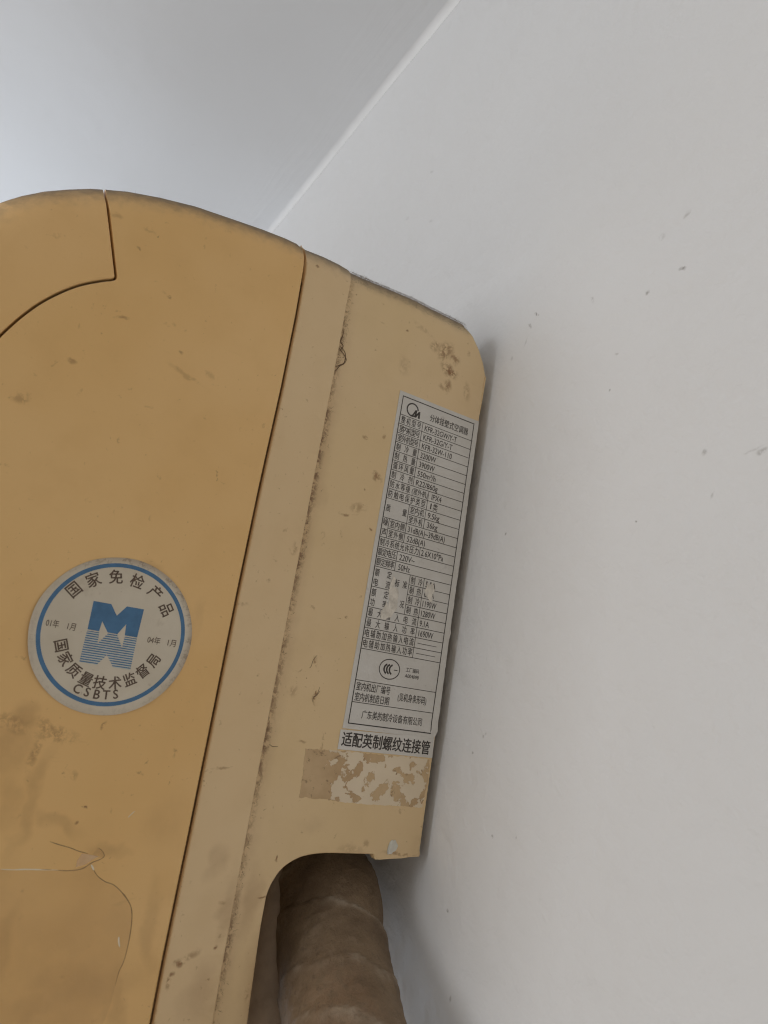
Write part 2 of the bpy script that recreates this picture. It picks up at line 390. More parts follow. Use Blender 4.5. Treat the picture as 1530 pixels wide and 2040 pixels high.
# ---------------------------------------------------------------- setting: wall and ceiling
marks = []
for px, py, ry, rz, a, st in [(1361, 536, 2.6, 1.5, 30, .8), (1288, 586, 1.5, 1.2, 0, .6), (1178, 601, 1.8, 1.2, 50, .3), (1067, 627, 2.4, .6, 40, .75), (1055, 650, 3.0, 1.1, 60, .55), (1048, 680, 1.0, 3.0, 10, .28),
        (1366, 430, 2.0, 1.5, 0, .3), (1320, 470, 2.0, 2.0, 0, .2), (1401, 901, 2.0, 1.0, -50, .45), (1517, 897, 2.0, 1.4, 0, .5), (1500, 893, 5, .6, -12, .3), (1264, 1038, .9, .7, 0, .8), (1005, 1063, .9, 1, 0, .8),
        (1230, 705, 1.6, .8, 20, .35), (1217, 779, .8, .7, 0, .6), (1419, 985, .8, 2, 0, .3), (893, 1814, 1.0, 1.2, 0, .75), (897, 1990, 1.0, 1.2, 0, .5), (979, 1665, .8, .8, 0, .5), (944, 1497, .7, 1.0, 0, .5), (1028, 1667, .6, .8, 0, .4),
        (860, 440, 3, 1.5, 30, .25), (812, 435, 3, 1.5, 30, .25), (860, 345, 3, 1.2, 40, .22), (1020, 710, 1.5, 2, 0, .25), (965, 1460, 1, 1, 0, .4)]:
    q = onwall(px, py); marks.append((q, (math.radians(a), 0, 0), (.05, ry / 1000, rz / 1000), st))
M_wall = wall_mat('matte_white_wall_paint', (.79, .795, .80), marks)
M_ceil = wall_mat('matte_white_ceiling_paint', (.85, .855, .86), [], True)
M_cove = simple('white_corner_filler', (.88, .88, .88), .6, .3, .03, 30, .05, 200)
ZC = 2.4552
def sag(y): return .0011 * math.sin((y + .05) * 9) + .0005 * math.sin(y * 31 + 1)
ys = np.concatenate([np.linspace(-2.5, -.2, 10), np.linspace(-.15, 1.0, 90), np.linspace(1.1, 4, 14)])
zs = list(np.linspace(.2, 2.2, 12)) + list(np.linspace(2.25, 2.437, 6))
V = []; Fc = []
for y in ys:
    for z in zs: V.append((0.0 + .0008 * noise.noise(Vector((y * 4, z * 4, 3))) * (1 if z < 2.43 else .3), y, z))
    V.append((.0002, y, ZC - .005 + sag(y)))
nz = len(zs) + 1
for i in range(len(ys) - 1):
    for j in range(nz - 1): Fc.append((i*nz+j, (i+1)*nz+j, (i+1)*nz+j+1, i*nz+j+1))
tag(mesh_obj('wall', V, Fc, M_wall), kind='structure')
xs = [-.005, -.03, -.1, -.3, -.8, -1.6, -2.6, -4]
V = [(x, y, ZC + sag(y) * max(0, 1 + x * 4) + (.0010 * noise.noise(Vector((x * 6, y * 6, 0))) if x < -.02 else 0)) for y in ys for x in xs]; n = len(xs)
Fc = [(i*n+j, i*n+j+1, (i+1)*n+j+1, (i+1)*n+j) for i in range(len(ys)-1) for j in range(n-1)]
tag(mesh_obj('ceiling', V, Fc, M_ceil), kind='structure')
V = []; Fc = []; n = 7
for y in ys:
    wob = .0007 * noise.noise(Vector((y * 25, 0, 0)))
    for k in range(n):
        a = math.radians(90 * k / (n - 1)); r = .005
        bl = (1 - math.sin(2 * a)) * 0 + math.sin(2 * a)
        V.append((-.005 + r * math.sin(a) - (wob * bl), y, ZC - .005 + r * math.cos(a) + sag(y) + .0001))
for i in range(len(ys) - 1):
    for j in range(n - 1): Fc.append((i*n+j, i*n+j+1, (i+1)*n+j+1, (i+1)*n+j))
tag(mesh_obj('ceiling_corner', V, Fc, M_cove), kind='structure')

# ---------------------------------------------------------------- the air conditioner
ac = bpy.data.objects.new('air_conditioner', None); COL.objects.link(ac); ac.location = ROOT
tag(ac, 'yellowed wall mounted split air conditioner seen end on, with stickers on its side', 'air conditioner')

LENGTH = 760.0
# outer profile, face mm (measured silhouette, pushed out by the part of the rounding the lens cannot see)
def prof(pts, Y=4.5, up=2.3):
    q = FP(pts, Y); out = []
    for i, p in enumerate(q):
        a = q[max(0, i - 1)]; b = q[min(len(q) - 1, i + 1)]
        t = (b[0] - a[0], b[1] - a[1]); l = math.hypot(*t); nn = (-t[1] / l, t[0] / l)
        out.append((p[0] + nn[0] * up, p[1] + nn[1] * up))
    return out
top_left = prof([(0, 406), (20, 399), (46, 391), (91, 382), (137, 378), (183, 376.5), (208, 378)])
top_mid = prof([(214, 378.5), (256, 382), (320, 394), (389, 411), (457, 434), (526, 458), (572, 476), (601, 490)])
top_strip = prof([(608, 497), (646, 512), (675, 526), (694, 538)], 4.6, 2.1)
top_plate = prof([(699, 544), (733, 559), (776, 577), (819, 595), (862, 617), (905, 638), (922, 647)], 5.4, 2.0)
corner = FP([(929, 651), (942, 670), (954, 696), (963, 725), (967, 748)], .8)
front = [(-26.5, 128.5), (-34, 119), (-42, 104), (-48, 84), (-51, 58), (-51.5, 30), (-49, 0), (-43, -35), (-32, -70), (-14, -100), (10, -122), (40, -134), (81.5, -137)]
# seams
sA = [(77.6, 164), (79.6, 150), (80.3, 130), (80.6, 100), (80.2, 60), (80.3, 20), (80.8, -20), (81.2, -60), (81.4, -100), (82.2, -137)]
sAl = [(x - .62, z) for x, z in sA]; sAr = [(x + .62, z) for x, z in sA]
ridge = [(100.0, 163), (100.5, 120), (100.7, 60), (100.9, 0), (101.3, -60), (101.7, -100), (102.8, -140)]
# the hinged flap at the top front, and its seam
seamv = spline(FP([(211, 384), (216, 420), (222, 470), (227, 515), (230.5, 545)], -1.8), 4)
seamh = spline(FP([(230.5, 545), (230, 553), (222, 556.5), (200, 559), (160, 567), (120, 582), (80, 603), (45, 628), (15, 654), (-10, 679), (-60, 735)], -1.8), 5)
def off(line, d):
    a = np.array(line); t = np.gradient(a, axis=0); t /= np.linalg.norm(t, axis=1)[:, None] + 1e-9
    return [tuple(p) for p in a + np.stack([t[:, 1], -t[:, 0]], 1) * d]
seam = seamv + seamh[1:]
sIn = off(seam, .38); sOut = off(seam, -.38)       # right-hand side of travel is the flap side
topL = [front[1], front[0]] + top_left
seam_end_front = (-52.5, 70)
flap_out = topL + sIn + [(-48.5, 82), (-46.5, 90), (-43, 101)]
# outer line of the main panel
flapmain_front = [(-50.2, 68), (-51, 58)] + front[5:]
panel_out = top_mid + sAl[0:0] + [(sAl[0][0], top_mid[-1][1] - .3)] + sAl[1:] + flapmain_front[::-1][1:] + sOut[::-1]
plate('top_flap', flap_out, [(topL, 14.0), (sIn, .5), ([(-43, 101), (-48.5, 82)], 8)], -1.8, M_flap, LENGTH, ac)
plate('front_panel', panel_out, [([(top_mid[0][0] - .5, top_mid[0][1])] + top_mid + [(sAl[0][0] + .5, top_mid[-1][1] - .6)], 14.0), (sAl, .7), (sOut, .5), (flapmain_front, 9)], -1.8, M_panel, LENGTH, ac)
strip_out = [(sAr[0][0] + .2, top_strip[0][1])] + top_strip[1:] + [(ridge[0][0] - .1, top_strip[-1][1] - 1.0)] + ridge[1:-1] + [(102.6, -137)] + sAr[::-1][:-1]
plate('side_strip', strip_out, [(top_strip, 13.0), (sAr, .7), (ridge, .5)], -1.2, M_strip, LENGTH - 10, ac)
cutcurve = FP([(743, 1701.3), (700, 1700), (660, 1699), (640, 1699.5), (618, 1702), (598, 1707), (578, 1717), (560, 1731), (547, 1748), (537, 1766), (530, 1785), (526, 1805), (518, 1850), (508, 1920), (492, 2038)], .6)
cutcurve = spline(cutcurve, 4)
bottom_lip = FP([(836, 1700), (834, 1706), (815, 1707), (800, 1709.5), (786, 1710), (770, 1711), (757, 1712), (746, 1711.5), (744, 1706)], .3)
back = [(174.6, 139), (174.8, 120), (174.9, 60), (175.1, 0), (175.3, -50), (175.4, -64)]
tp = [(98.8, top_plate[0][1] - .1)] + top_plate[1:]
plate_out = tp + corner + back[1:] + bottom_lip + cutcurve + [(116.5, -137), (99.5, -137)]
plate('end_plate', plate_out, [(tp, 12.0), ([tp[-1]] + corner, 1.6), (corner[-1:] + back, .5), (cutcurve, .5)], 0.0, M_plate, lambda z: 3.0 + 12 * min(1, max(0, (z - 100) / 30)), ac, grid=6)
casing = [(99.8, top_plate[0][1] - 1.8)] + [(x, z - 1.7) for x, z in top_plate[1:]] + [(x - .9, z - .6) for x, z in corner] + [(x - .9, z) for x, z in back[:-2]] + [(174.2, -34), (150, -34), (126, -38), (113, -48), (109, -62), (108.4, -90), (110, -137), (103.5, -137)]
plate('rear_casing', casing, [], 8.0, M_casing, LENGTH - 25, ac, grid=12, step=4)
# inner lining of the pipe pocket, behind the pipes
mesh_obj('pocket_lining', [L3(108.6, -36, 150), L3(174, -36, 150), L3(174, -137, 150), L3(108.6, -137, 150)], [(0, 1, 2, 3)], M_casing, ac, False)

M_seamshade = simple('dark_seam_shade', (.15, .092, .045), .8, .2, .3, 200)  # dark strip added inside the seam, the gap's shade put into its colour
sm = [p for p in resample(sA, 4, False) if p[1] < 150]
mesh_obj('seam_shade_strip', [L3(x + d, z - .8, .6) for x, z in sm for d in (-.75, .75)], [(2*i, 2*i+2, 2*i+3, 2*i+1) for i in range(len(sm) - 1)], M_seamshade, ac, False)
# dab of paint, broken edge bits
def dab(cx, cz, rx, rz, h, name, mat, Y=0.0, seed=0):
    pts = [(cx + rx * math.cos(t) * (1 + .22 * noise.noise(Vector((math.cos(t) * 1.4, math.sin(t) * 1.4, seed)))), cz + rz * math.sin(t) * (1 + .22 * noise.noise(Vector((math.cos(t) * 1.4, math.sin(t) * 1.4, seed + 5))))) for t in np.linspace(0, 2 * math.pi, 26)[:-1]]
    return sheet(name, pts, lambda x, z: Y - .05 - h * max(0, 1 - ((x - cx) / rx) ** 2 - ((z - cz) / rz) ** 2) ** .6 * (1 + .5 * noise.noise(Vector((x * .9, z * .9, seed)))), mat, ac, .35, .1, .4)
q = F(783, 1687.5)
lob = [(-3.0, -1.9), (-2.9, .2), (-2.2, 2.0), (-1.1, 2.9), (-.3, 2.5), (.1, 2.9), (.9, 2.6), (1.7, 1.6), (2.5, .7), (2.2, -.3), (1.3, -1.4), (.3, -1.9), (-.4, -2.7), (-1.3, -2.6), (-2.3, -2.9)]
lob = [(q[0] + a * .82, q[1] + b * .92) for a, b in lob]
sheet('paint_dab', spline(lob + lob[:1], 3)[:-1], lambda x, z: -.05 - .30 * (.6 + noise.noise(Vector((x * .8, z * .35, 3)))), M_paint, ac, .35, .1, .4)

# residue of a torn-off label
def ragged(poly, amp, fr, seed, step=.8):
    r = resample(poly, step)
    return [(x + amp * noise.noise(Vector((x * fr, z * fr, seed))), z + amp * noise.noise(Vector((x * fr, z * fr, seed + 9)))) for x, z in r]
rs = ragged(FP([(609, 1491.5), (650, 1494), (690, 1497), (856, 1512), (852, 1560), (840, 1609), (800, 1606), (740, 1603), (695, 1599), (640, 1592), (596, 1588), (603, 1540)]), .55, .9, 2)
sheet('label_residue', rs, lambda x, z: -.06 - .05 * noise.noise(Vector((x * .6, z * .6, 0))), M_residue, ac, 1.5, .06)

# ---------------------------------------------------------------- text
_cache = {}
def glyph_mesh(s, bold):
    k = (s, bold)
    if k not in _cache:
        cu = bpy.data.curves.new('t', 'FONT'); cu.body = s; cu.size = 1; cu.resolution_u = 3; cu.offset = bold
        o = bpy.data.objects.new('t', cu); COL.objects.link(o)
        dg = bpy.context.evaluated_depsgraph_get(); dg.update()
        me = o.evaluated_get(dg).to_mesh()
        v = np.array([tuple(x.co)[:2] for x in me.vertices]); f = [tuple(p.vertices) for p in me.polygons]
        o.evaluated_get(dg).to_mesh_clear(); bpy.data.objects.remove(o); bpy.data.curves.remove(cu)
        _cache[k] = (v, f)
    return _cache[k]
REF = {}
def ref(ch):
    if ch not in REF:
        v, _ = glyph_mesh(ch, 0); REF[ch] = (v[:, 1].min(), v[:, 1].max())
    return REF[ch]
def thicken(v, f, d):
    V = []; Fc = []
    for k, (dx, dz) in enumerate([(-d, 0), (d, 0), (0, -d * .7), (0, d * .7)]):
        b = sum(len(q) for q in V); V.append(v + np.array([dx, dz])); Fc += [tuple(i + b for i in q) for q in f]
    return np.concatenate(V), Fc, len(v)
def text_geo(s, x0, x1, zc, h, cjk, bold=.012):
    """text fitted between x0 and x1, centred on zc, em height h (mm): verts (fx,fz), faces"""
    v, f = glyph_mesh(s, 0.0); lo, hi = ref('国' if cjk else 'H')
    sx = (x1 - x0) / (v[:, 0].max() - v[:, 0].min()); sz = h / (hi - lo)
    return thicken(np.stack([x0 + (v[:, 0] - v[:, 0].min()) * sx, zc + (v[:, 1] - (lo + hi) / 2) * sz], 1), f, bold * h * .9)
def print_obj(name, parts, yfun, mat, parent):
    V = []; Fc = []
    for pt in parts:
        v, f = pt[0], pt[1]; per = pt[2] if len(pt) > 2 else len(v)
        b = len(V); V += [L3(x, z, yfun(x, z) - .035 - .004 * (i // per)) for i, (x, z) in enumerate(v)]
        for q in f:
            q = [b + i for i in q]
            if len(q) >= 3 and (V[q[1]] - V[q[0]]).cross(V[q[2]] - V[q[0]]).y > 0: q = q[::-1]
            Fc.append(q)
    return mesh_obj(name, V, Fc, mat, parent, False)
def quadstrip(x0, z0, x1, z1, wd):
    L = math.hypot(x1 - x0, z1 - z0); k = max(1, int(L / 1.0)); nx, nz = -(z1 - z0) / L * wd / 2, (x1 - x0) / L * wd / 2
    ex, ez = (x1 - x0) / L * wd / 2, (z1 - z0) / L * wd / 2
    x0 -= ex; z0 -= ez; x1 += ex; z1 += ez
    v = []; 
    for i in range(k + 1):
        t = i / k; x = x0 + (x1 - x0) * t; z = z0 + (z1 - z0) * t; v += [(x + nx, z + nz), (x - nx, z - nz)]
    return np.array(v), [(2*i, 2*i+1, 2*i+3, 2*i+2) for i in range(k)]
def ring(cx, cz, rx, rz, wd, a0=0, a1=360, n=64, rot=0, taper=False):
    v = []; f = []
    for i in range(n + 1):
        t = i / n; a = math.radians(a0 + (a1 - a0) * t); w_ = wd * (math.sin(math.pi * t) ** .5 * .8 + .2 if taper else 1)
        for s in (-.5, .5):
            x = (rx + s * w_) * math.cos(a); z = (rz + s * w_) * math.sin(a); c, d = math.cos(rot), math.sin(rot)
            v.append((cx + x * c - z * d, cz + x * d + z * c))
    for i in range(n): f.append((2*i, 2*i+1, 2*i+3, 2*i+2))
    return np.array(v), f
def poly_geo(pts, g=1.2):
    n = len(pts); a = np.array(pts)
    C = np.array([(x, z) for x in np.arange(a[:, 0].min(), a[:, 0].max(), g) for z in np.arange(a[:, 1].min(), a[:, 1].max(), g)] + [tuple(a[0])])
    C = C[inside(C, pts)]; C = C[pdist(C, pts, True) > g * .3] if len(C) else C
    vs, es, fs, *_ = delaunay_2d_cdt([Vector(p) for p in list(pts) + [tuple(c) for c in C]], [], [list(range(n))], 1, 1e-5)
    return np.array([(v.x, v.y) for v in vs]), [tuple(f) for f in fs]

# ---------------------------------------------------------------- rating label
LX, LZ = 133.9, 115.74                      # frame's top left corner on the face
def lp(u, v): return (LX + u, LZ - v)
def paper_y(x, z):
    u, v = x - LX, LZ - z
    y = -.16 - .05 * noise.noise(Vector((u * .09, v * .05, 1.5))) - .025 * noise.noise(Vector((u * .5, v * .5, 4)))
    e = max(0, u - 38.4); y -= .10 * e * (.5 + .5 * noise.noise(Vector((0, v * .25, 7))))
    # crumpled lower right corner
    d = math.hypot((u - 40) / 4.5, (v - 134.5) / 3.2)
    if d < 1: y -= .55 * (1 - d) * (.7 + .9 * abs(noise.noise(Vector((u * .8, v * .8, 2)))))
    d = math.hypot((u - 40.5) / 2.0, (v - 94) / 4)
    if d < 1: y -= .35 * (1 - d)
    return y
lo = [lp(-1.9, -1.95), lp(40.7, -2.0), lp(40.75, 30), lp(41.0, 60), lp(41.0, 92), lp(41.3, 93.5), lp(41.0, 97), lp(41.3, 118), lp(41.5, 134), lp(40.2, 136.8), lp(-2.1, 137.1), lp(-2.0, 60)]
lr = resample(lo, 1.0); lo2 = []
for x, z in lr:
    u = x - LX
    a = .16 if u > 40 else .05
    lo2.append((x + a * noise.noise(Vector((x * .7, z * .7, 3))), z + a * .6 * noise.noise(Vector((x * .7, z * .7, 8)))))
lab = sheet('rating_label', lo2, paper_y, M_label, ac, 1.3, .10)
lab['label'] = 'tall grey specification label printed in Chinese'
FWd, FH = 38.2, 135.0; R0 = 8.2; RH = 4.1
def rowz(k): return R0 + RH * (k - 1)          # top of row k
g = []
for a, b in [((0, 0), (FWd, 0)), ((FWd, 0), (FWd, FH)), ((FWd, FH), (0, FH)), ((0, FH), (0, 0))]:
    g.append(quadstrip(*lp(*a), *lp(*b), .42))
def hl(v, a=0, b=FWd): g.append(quadstrip(*lp(a + .21, v), *lp(b - .21, v), .26))
def vl(u, a, b): g.append(quadstrip(*lp(u, a), *lp(u, b), .26))
for k in range(1, 10): hl(rowz(k))
hl(rowz(10)); hl(rowz(11), 11.5); hl(rowz(12)); hl(rowz(13), 3.2); hl(rowz(14)); hl(rowz(15)); hl(rowz(16)); hl(rowz(17))
hl(rowz(18), 17.2); hl(rowz(19), 0, 10.0); hl(rowz(19), 17.2); hl(rowz(20), 17.2)
for k in range(21, 26): hl(rowz(k))
hl(118.7); hl(127.0)
vl(11.7, rowz(1), rowz(8)); vl(20.0, rowz(8), rowz(12)); vl(11.5, rowz(10), rowz(14)); vl(3.1, rowz(12), rowz(14)); vl(20.0, rowz(14), rowz(15))
vl(9.4, rowz(15), rowz(17)); vl(17.2, rowz(17), rowz(21)); vl(24.3, rowz(17), rowz(25))
g.append(quadstrip(*lp(25.8, rowz(23) + 2.1), *lp(35.2, rowz(23) + 2.1), .22)); g.append(quadstrip(*lp(25.8, rowz(24) + 2.1), *lp(35.2, rowz(24) + 2.1), .22))
o = print_obj('printed_table_lines', g, paper_y, M_ink, lab)
def T(s, u0, u1, v, h, cjk=True, bold=.012):
    a = lp(u0, v); return text_geo(s, a[0], LX + u1, a[1], h, cjk, bold)
def row_text(name, *parts): return print_obj(name, list(parts), paper_y, M_ink, lab)
H1, H2 = 2.95, 2.4
def spread(s, u0, u1, v, h=H1):
    """characters spread evenly between u0 and u1"""
    cw = 2.25; n = len(s); out = []
    for i, ch in enumerate(s):
        a = u0 + (u1 - u0 - cw) * (i / (n - 1) if n > 1 else 0)
        out.append(T(ch, a, a + cw * (.92 if ch not in '（）()' else .35), v, h))
    return out
rows = [(1, '整机型号', .9, 11.2, 'KFR-32GW/Y-T', 13.0, 30.2), (2, '室内机型号', .7, 11.2, 'KFR-32G/Y-T', 13.0, 28.5), (3, '室外机型号', .7, 11.2, 'KFR-32W-110', 13.0, 28.9),
        (4, '制冷量', .7, 11.2, '3200W', 13.0, 21.1), (5, '制热量', .7, 11.2, '3900W', 13.0, 21.1), (6, '循环风量', .7, 11.2, '550m³/h', 13.0, 22.4), (7, '制冷剂', .7, 11.2, 'R22/860g', 13.0, 24.2)]
for k, a, u0, u1, b, w0, w1 in rows:
    v = rowz(k) + 2.05
    row_text('printed_text', *spread(a, u0, u1, v), T(b, w0, w1, v + .1, H2, False, .014))
v = rowz(8) + 2.05; row_text('printed_text', *spread('防水等级', .7, 10.8, v), T('(室外机)', 11.6, 19.6, v, 2.7), T('IPX4', 21.8, 26.9, v, H2, False, .014))
v = rowz(9) + 2.05; row_text('printed_text', *spread('防触电保护类型', .7, 19.3, v), T('I', 21.9, 22.3, v, H2, False, .04), T('类', 23.2, 25.6, v, H1))
row_text('printed_text', *spread('质量', .7, 11.0, rowz(11)), *spread('室内机', 12.2, 19.4, rowz(10) + 2.05), T('9.5kg', 21.3, 27.3, rowz(10) + 2.1, H2, False, .014))
row_text('printed_text', *spread('室外机', 12.2, 19.4, rowz(11) + 2.05), T('36kg', 21.6, 27.0, rowz(11) + 2.1, H2, False, .014))
row_text('printed_text', T('噪', .5, 2.7, rowz(12) + 1.9, 3.0), *spread('室内侧', 3.8, 11.0, rowz(12) + 2.05), T('31dB(A)~39dB(A)', 12.6, 31.6, rowz(12) + 2.1, H2, False, .014))
row_text('printed_text', T('声', .5, 2.7, rowz(13) + 2.05, 3.0), *spread('室外侧', 3.8, 11.0, rowz(13) + 2.05), T('52dB(A)', 12.9, 22.0, rowz(13) + 2.1, H2, False, .014))
v = rowz(14) + 2.05; row_text('printed_text', *spread('制冷系统允许压力', .5, 19.6, v), T('2.6X10⁶Pa', 20.8, 32.2, v + .05, H2, False, .014))
v = rowz(15) + 2.05; row_text('printed_text', *spread('额定电压', .4, 9.1, v), T('220V~', 10.7, 18.2, v + .1, H2, False, .014))
v = rowz(16) + 2.05; row_text('printed_text', *spread('额定频率', .4, 9.1, v), T('50Hz', 10.9, 16.6, v + .1, H2, False, .014))
row_text('printed_text', *spread('额定', .6, 8.6, rowz(17) + 2.3), *spread('制冷', 17.9, 23.8, rowz(17) + 2.1), T('5.5A', 25.4, 30.4, rowz(17) + 2.2, H2, False, .014))
row_text('printed_text', *spread('电流', .6, 8.6, rowz(18) + 2.2), *spread('标准', 10.6, 16.6, rowz(18) + .6), *spread('制热', 17.9, 23.8, rowz(18) + 2.1), T('6.8A', 25.4, 30.4, rowz(18) + 2.2, H2, False, .014))
row_text('printed_text', *spread('额定', .6, 8.6, rowz(19) + 2.3), *spread('制冷', 17.9, 23.8, rowz(19) + 2.1), T('1190W', 25.3, 32.2, rowz(19) + 2.2, H2, False, .014))
row_text('printed_text', *spread('功率', .6, 8.6, rowz(20) + 2.1), *spread('工况', 10.6, 16.6, rowz(20) + .4), *spread('制热', 17.9, 23.8, rowz(20) + 2.1), T('1280W', 25.3, 32.4, rowz(20) + 2.2, H2, False, .014))
v = rowz(21) + 2.05; row_text('printed_text', *spread('最大输入电流', .6, 23.7, v), T('9.1A', 25.3, 30.0, v + .1, H2, False, .014))
v = rowz(22) + 2.05; row_text('printed_text', *spread('最大输入功率', .6, 23.7, v), T('1690W', 25.5, 32.8, v + .1, H2, False, .014))
row_text('printed_text', *spread('电辅助加热输入电流', .6, 23.9, rowz(23) + 2.05)); row_text('printed_text', *spread('电辅助加热输入功率', .6, 23.9, rowz(24) + 2.05))
row_text('printed_text', T('工厂编码', 22.1, 28.5, 111.7, 1.7), T('A004098', 22.0, 28.7, 114.1, 1.35, False, .02))
row_text('printed_text', T('室内机出厂编号', .8, 16.3, 121.0, 3.0)); row_text('printed_text', T('室内机制造日期', .8, 16.5, 124.95, 3.0), T('(见机身条形码)', 20.3, 34.1, 122.7, 3.0))
row_text('printed_text', T('广东美的制冷设备有限公司', 5.2, 33.4, 131.2, 3.0)); row_text('printed_text', T('分体挂壁式空调器', 14.8, 35.6, 4.9, 3.2))
# maker's emblem: open circle with a slanted M
c = lp(5.6, 4.5)
em = [ring(c[0], c[1], 2.75, 2.75, .62, 8, 322, 48)]
mp_ = [(4.7, 7.2), (6.0, 6.3), (7.2, 3.9), (8.1, 3.9), (7.95, 5.6), (8.9, 4.1), (9.7, 4.1), (9.8, 7.2), (8.9, 7.2), (8.8, 5.6), (7.9, 7.2), (7.0, 7.2), (7.1, 5.7), (6.3, 7.1), (5.5, 7.4)]
em.append(poly_geo([lp(a - .1, b + .15) for a, b in mp_]))
print_obj('printed_emblem', em, paper_y, M_ink, lab)
c = lp(14.4, 112.7)
cc = [ring(c[0], c[1], 4.75, 3.85, .38)]
for k in range(3): cc.append(ring(c[0] - .65 + k * 1.25, c[1], 1.9, 1.9, .72, 112, 248, 28))
cc.append(quadstrip(c[0] + 2.3, c[1], c[0] + 3.6, c[1], .32))
print_obj('printed_certification_mark', cc, paper_y, M_ink, lab)
# places where the paper surface is torn or scraped
def z4(p): return F(700 + p[0] / 7.65, 1140 + p[1] / 7.65)
def patch(pts, name, hgt, seed):
    pl = ragged([z4(p) for p in pts], .22, 1.6, seed, .4)
    return sheet(name, pl, lambda x, z: paper_y(x, z) - .07 - hgt * (.5 + noise.noise(Vector((x * .9, z * .55, seed)))), M_torn, lab, .4, .08, .4)
patch([(640, 60), (672, 100), (640, 230), (690, 240), (708, 250), (715, 330), (700, 420), (690, 560), (645, 610), (600, 690), (560, 690), (500, 722), (440, 710), (450, 590), (500, 520), (530, 440), (555, 540), (575, 400), (565, 300), (590, 190), (610, 120)], 'torn_patch', .14, 5)
patch([(1150, 170), (1205, 190), (1225, 155), (1250, 200), (1262, 270), (1236, 330), (1222, 400), (1235, 440), (1190, 462), (1165, 400), (1120, 340), (1112, 290), (1135, 240)], 'torn_patch', .18, 9)
# strip label underneath
def y2(x, z):
    y = -.20 - .03 * noise.noise(Vector((x * .15, z * .3, 9)))
    return y
sl = [(131.1, -21.9), (174.6, -20.8), (174.9, -28.7), (131.2, -29.1)]
sl = ragged(sl, .06, .7, 4, 1)
lab2 = sheet('pipe_fitting_label', sl, lambda x, z: y2(x, z), M_label2, ac, 1.5, .10)
lab2['label'] = 'short white strip label with one line of large Chinese characters'
v_, f_, n_ = text_geo('适配英制螺纹连接管', 132.4, 172.9, -25.15, 5.0, True, .026)
v_[:, 1] += (v_[:, 0] - 152) * .006
print_obj('printed_text', [(v_, f_, n_)], y2, M_ink, lab2)

# ---------------------------------------------------------------- round sticker
YS = -1.8
SX, SZ = 42.4, -1.25
s0 = F(217, 1267, 0); s1 = F(217, 1267, YS)
def z3(p): return F(40 + p[0] / 4.25, 1090 + p[1] / 4.25, YS)
def stick_y(x, z):
    dx, dz = x - SX, z - SZ; r = math.hypot(dx, dz); a = math.atan2(dz, dx)
    y = YS - .18 - .05 * noise.noise(Vector((x * .12, z * .12, 2)))
    lift = max(0, math.cos(a - math.radians(196))) ** 6
    y -= lift * .9 * max(0, (r - 20) / 5) ** 2
    l2 = max(0, math.cos(a - math.radians(-48))) ** 14
    y -= l2 * .35 * max(0, (r - 21) / 4) ** 2
    return y
cpts = [(SX + (25.1 + .22 * noise.noise(Vector((math.cos(t) * 2, math.sin(t) * 2, 1)))) * math.cos(t), SZ + (25.1 + .22 * noise.noise(Vector((math.cos(t) * 2, math.sin(t) * 2, 6)))) * math.sin(t)) for t in np.linspace(0, 2 * math.pi, 121)[:-1]]
stk = sheet('round_sticker', cpts, stick_y, M_sticker, ac, 1.4, .15)
stk['label'] = 'round cream quality sticker with blue ring and blue M emblem'
RXc, RZc = 42.27, -.88
print_obj('printed_ring', [ring(RXc, RZc, 22.1, 22.1, 1.28, n=120)], stick_y, M_blueink, stk)
def arc_char(ch, p, h, wd, ang):
    c = z3(p); v, f = glyph_mesh(ch, 0.0)
    cx = (v[:, 0].max() + v[:, 0].min()) / 2; cy = (v[:, 1].max() + v[:, 1].min()) / 2
    s = h / max(v[:, 1].max() - v[:, 1].min(), 1e-6) if wd is None else None
    sx = sz = s if s else h / (ref('国')[1] - ref('国')[0])
    x = (v[:, 0] - cx) * sx * .93; z = (v[:, 1] - cy) * sz; a = math.radians(ang)
    return thicken(np.stack([c[0] + x * math.cos(a) - z * math.sin(a), c[1] + x * math.sin(a) + z * math.cos(a)], 1), f, .09)
def ang_of(p, bottom=False):
    c = z3(p); a = math.degrees(math.atan2(c[1] - RZc, c[0] - RXc)); return a + 90 if bottom else a - 90
for ch, p in zip('国家免检产品', [(455, 360), (620, 275), (812, 250), (993, 290), (1145, 385), (1238, 528)]):
    print_obj('printed_character', [arc_char(ch, p, 4.3, 1, ang_of(p))], stick_y, M_brownink, stk)
for ch, p in zip('国家质量技术监督局', [(347, 832), (385, 945), (457, 1040), (560, 1115), (675, 1145), (803, 1150), (925, 1118), (1035, 1050), (1128, 962)]):
    print_obj('printed_character', [arc_char(ch, p, 3.9, 1, ang_of(p, True))], stick_y, M_brownink, stk)
for ch, p in zip('CSBTS', [(487, 1197), (568, 1226), (650, 1246), (728, 1250), (808, 1245)]):
    print_obj('printed_character', [arc_char(ch, p, 2.75, None, ang_of(p, True) * .9)], stick_y, M_brownink, stk)
def stick_text(s, pa, pb, h):
    a = z3(pa); b = z3(pb); return print_obj('printed_text', [text_geo(s, a[0], b[0], (a[1] + b[1]) / 2, h, True, .006)], stick_y, M_brownink, stk)
stick_text('01年', (220, 637), (328, 655), 2.3); stick_text('1月', (402, 668), (468, 680), 2.3)
stick_text('04年', (1078, 782), (1186, 798), 2.3); stick_text('1月', (1250, 806), (1316, 820), 2.3)
Mp = [(622, 455), (772, 482), (818, 580), (905, 502), (1048, 527), (990, 765), (885, 747), (898, 652), (822, 737), (740, 722), (695, 628), (668, 712), (570, 695)]
print_obj('printed_emblem_top', [poly_geo([z3(p) for p in Mp])], stick_y, M_blueink, stk)
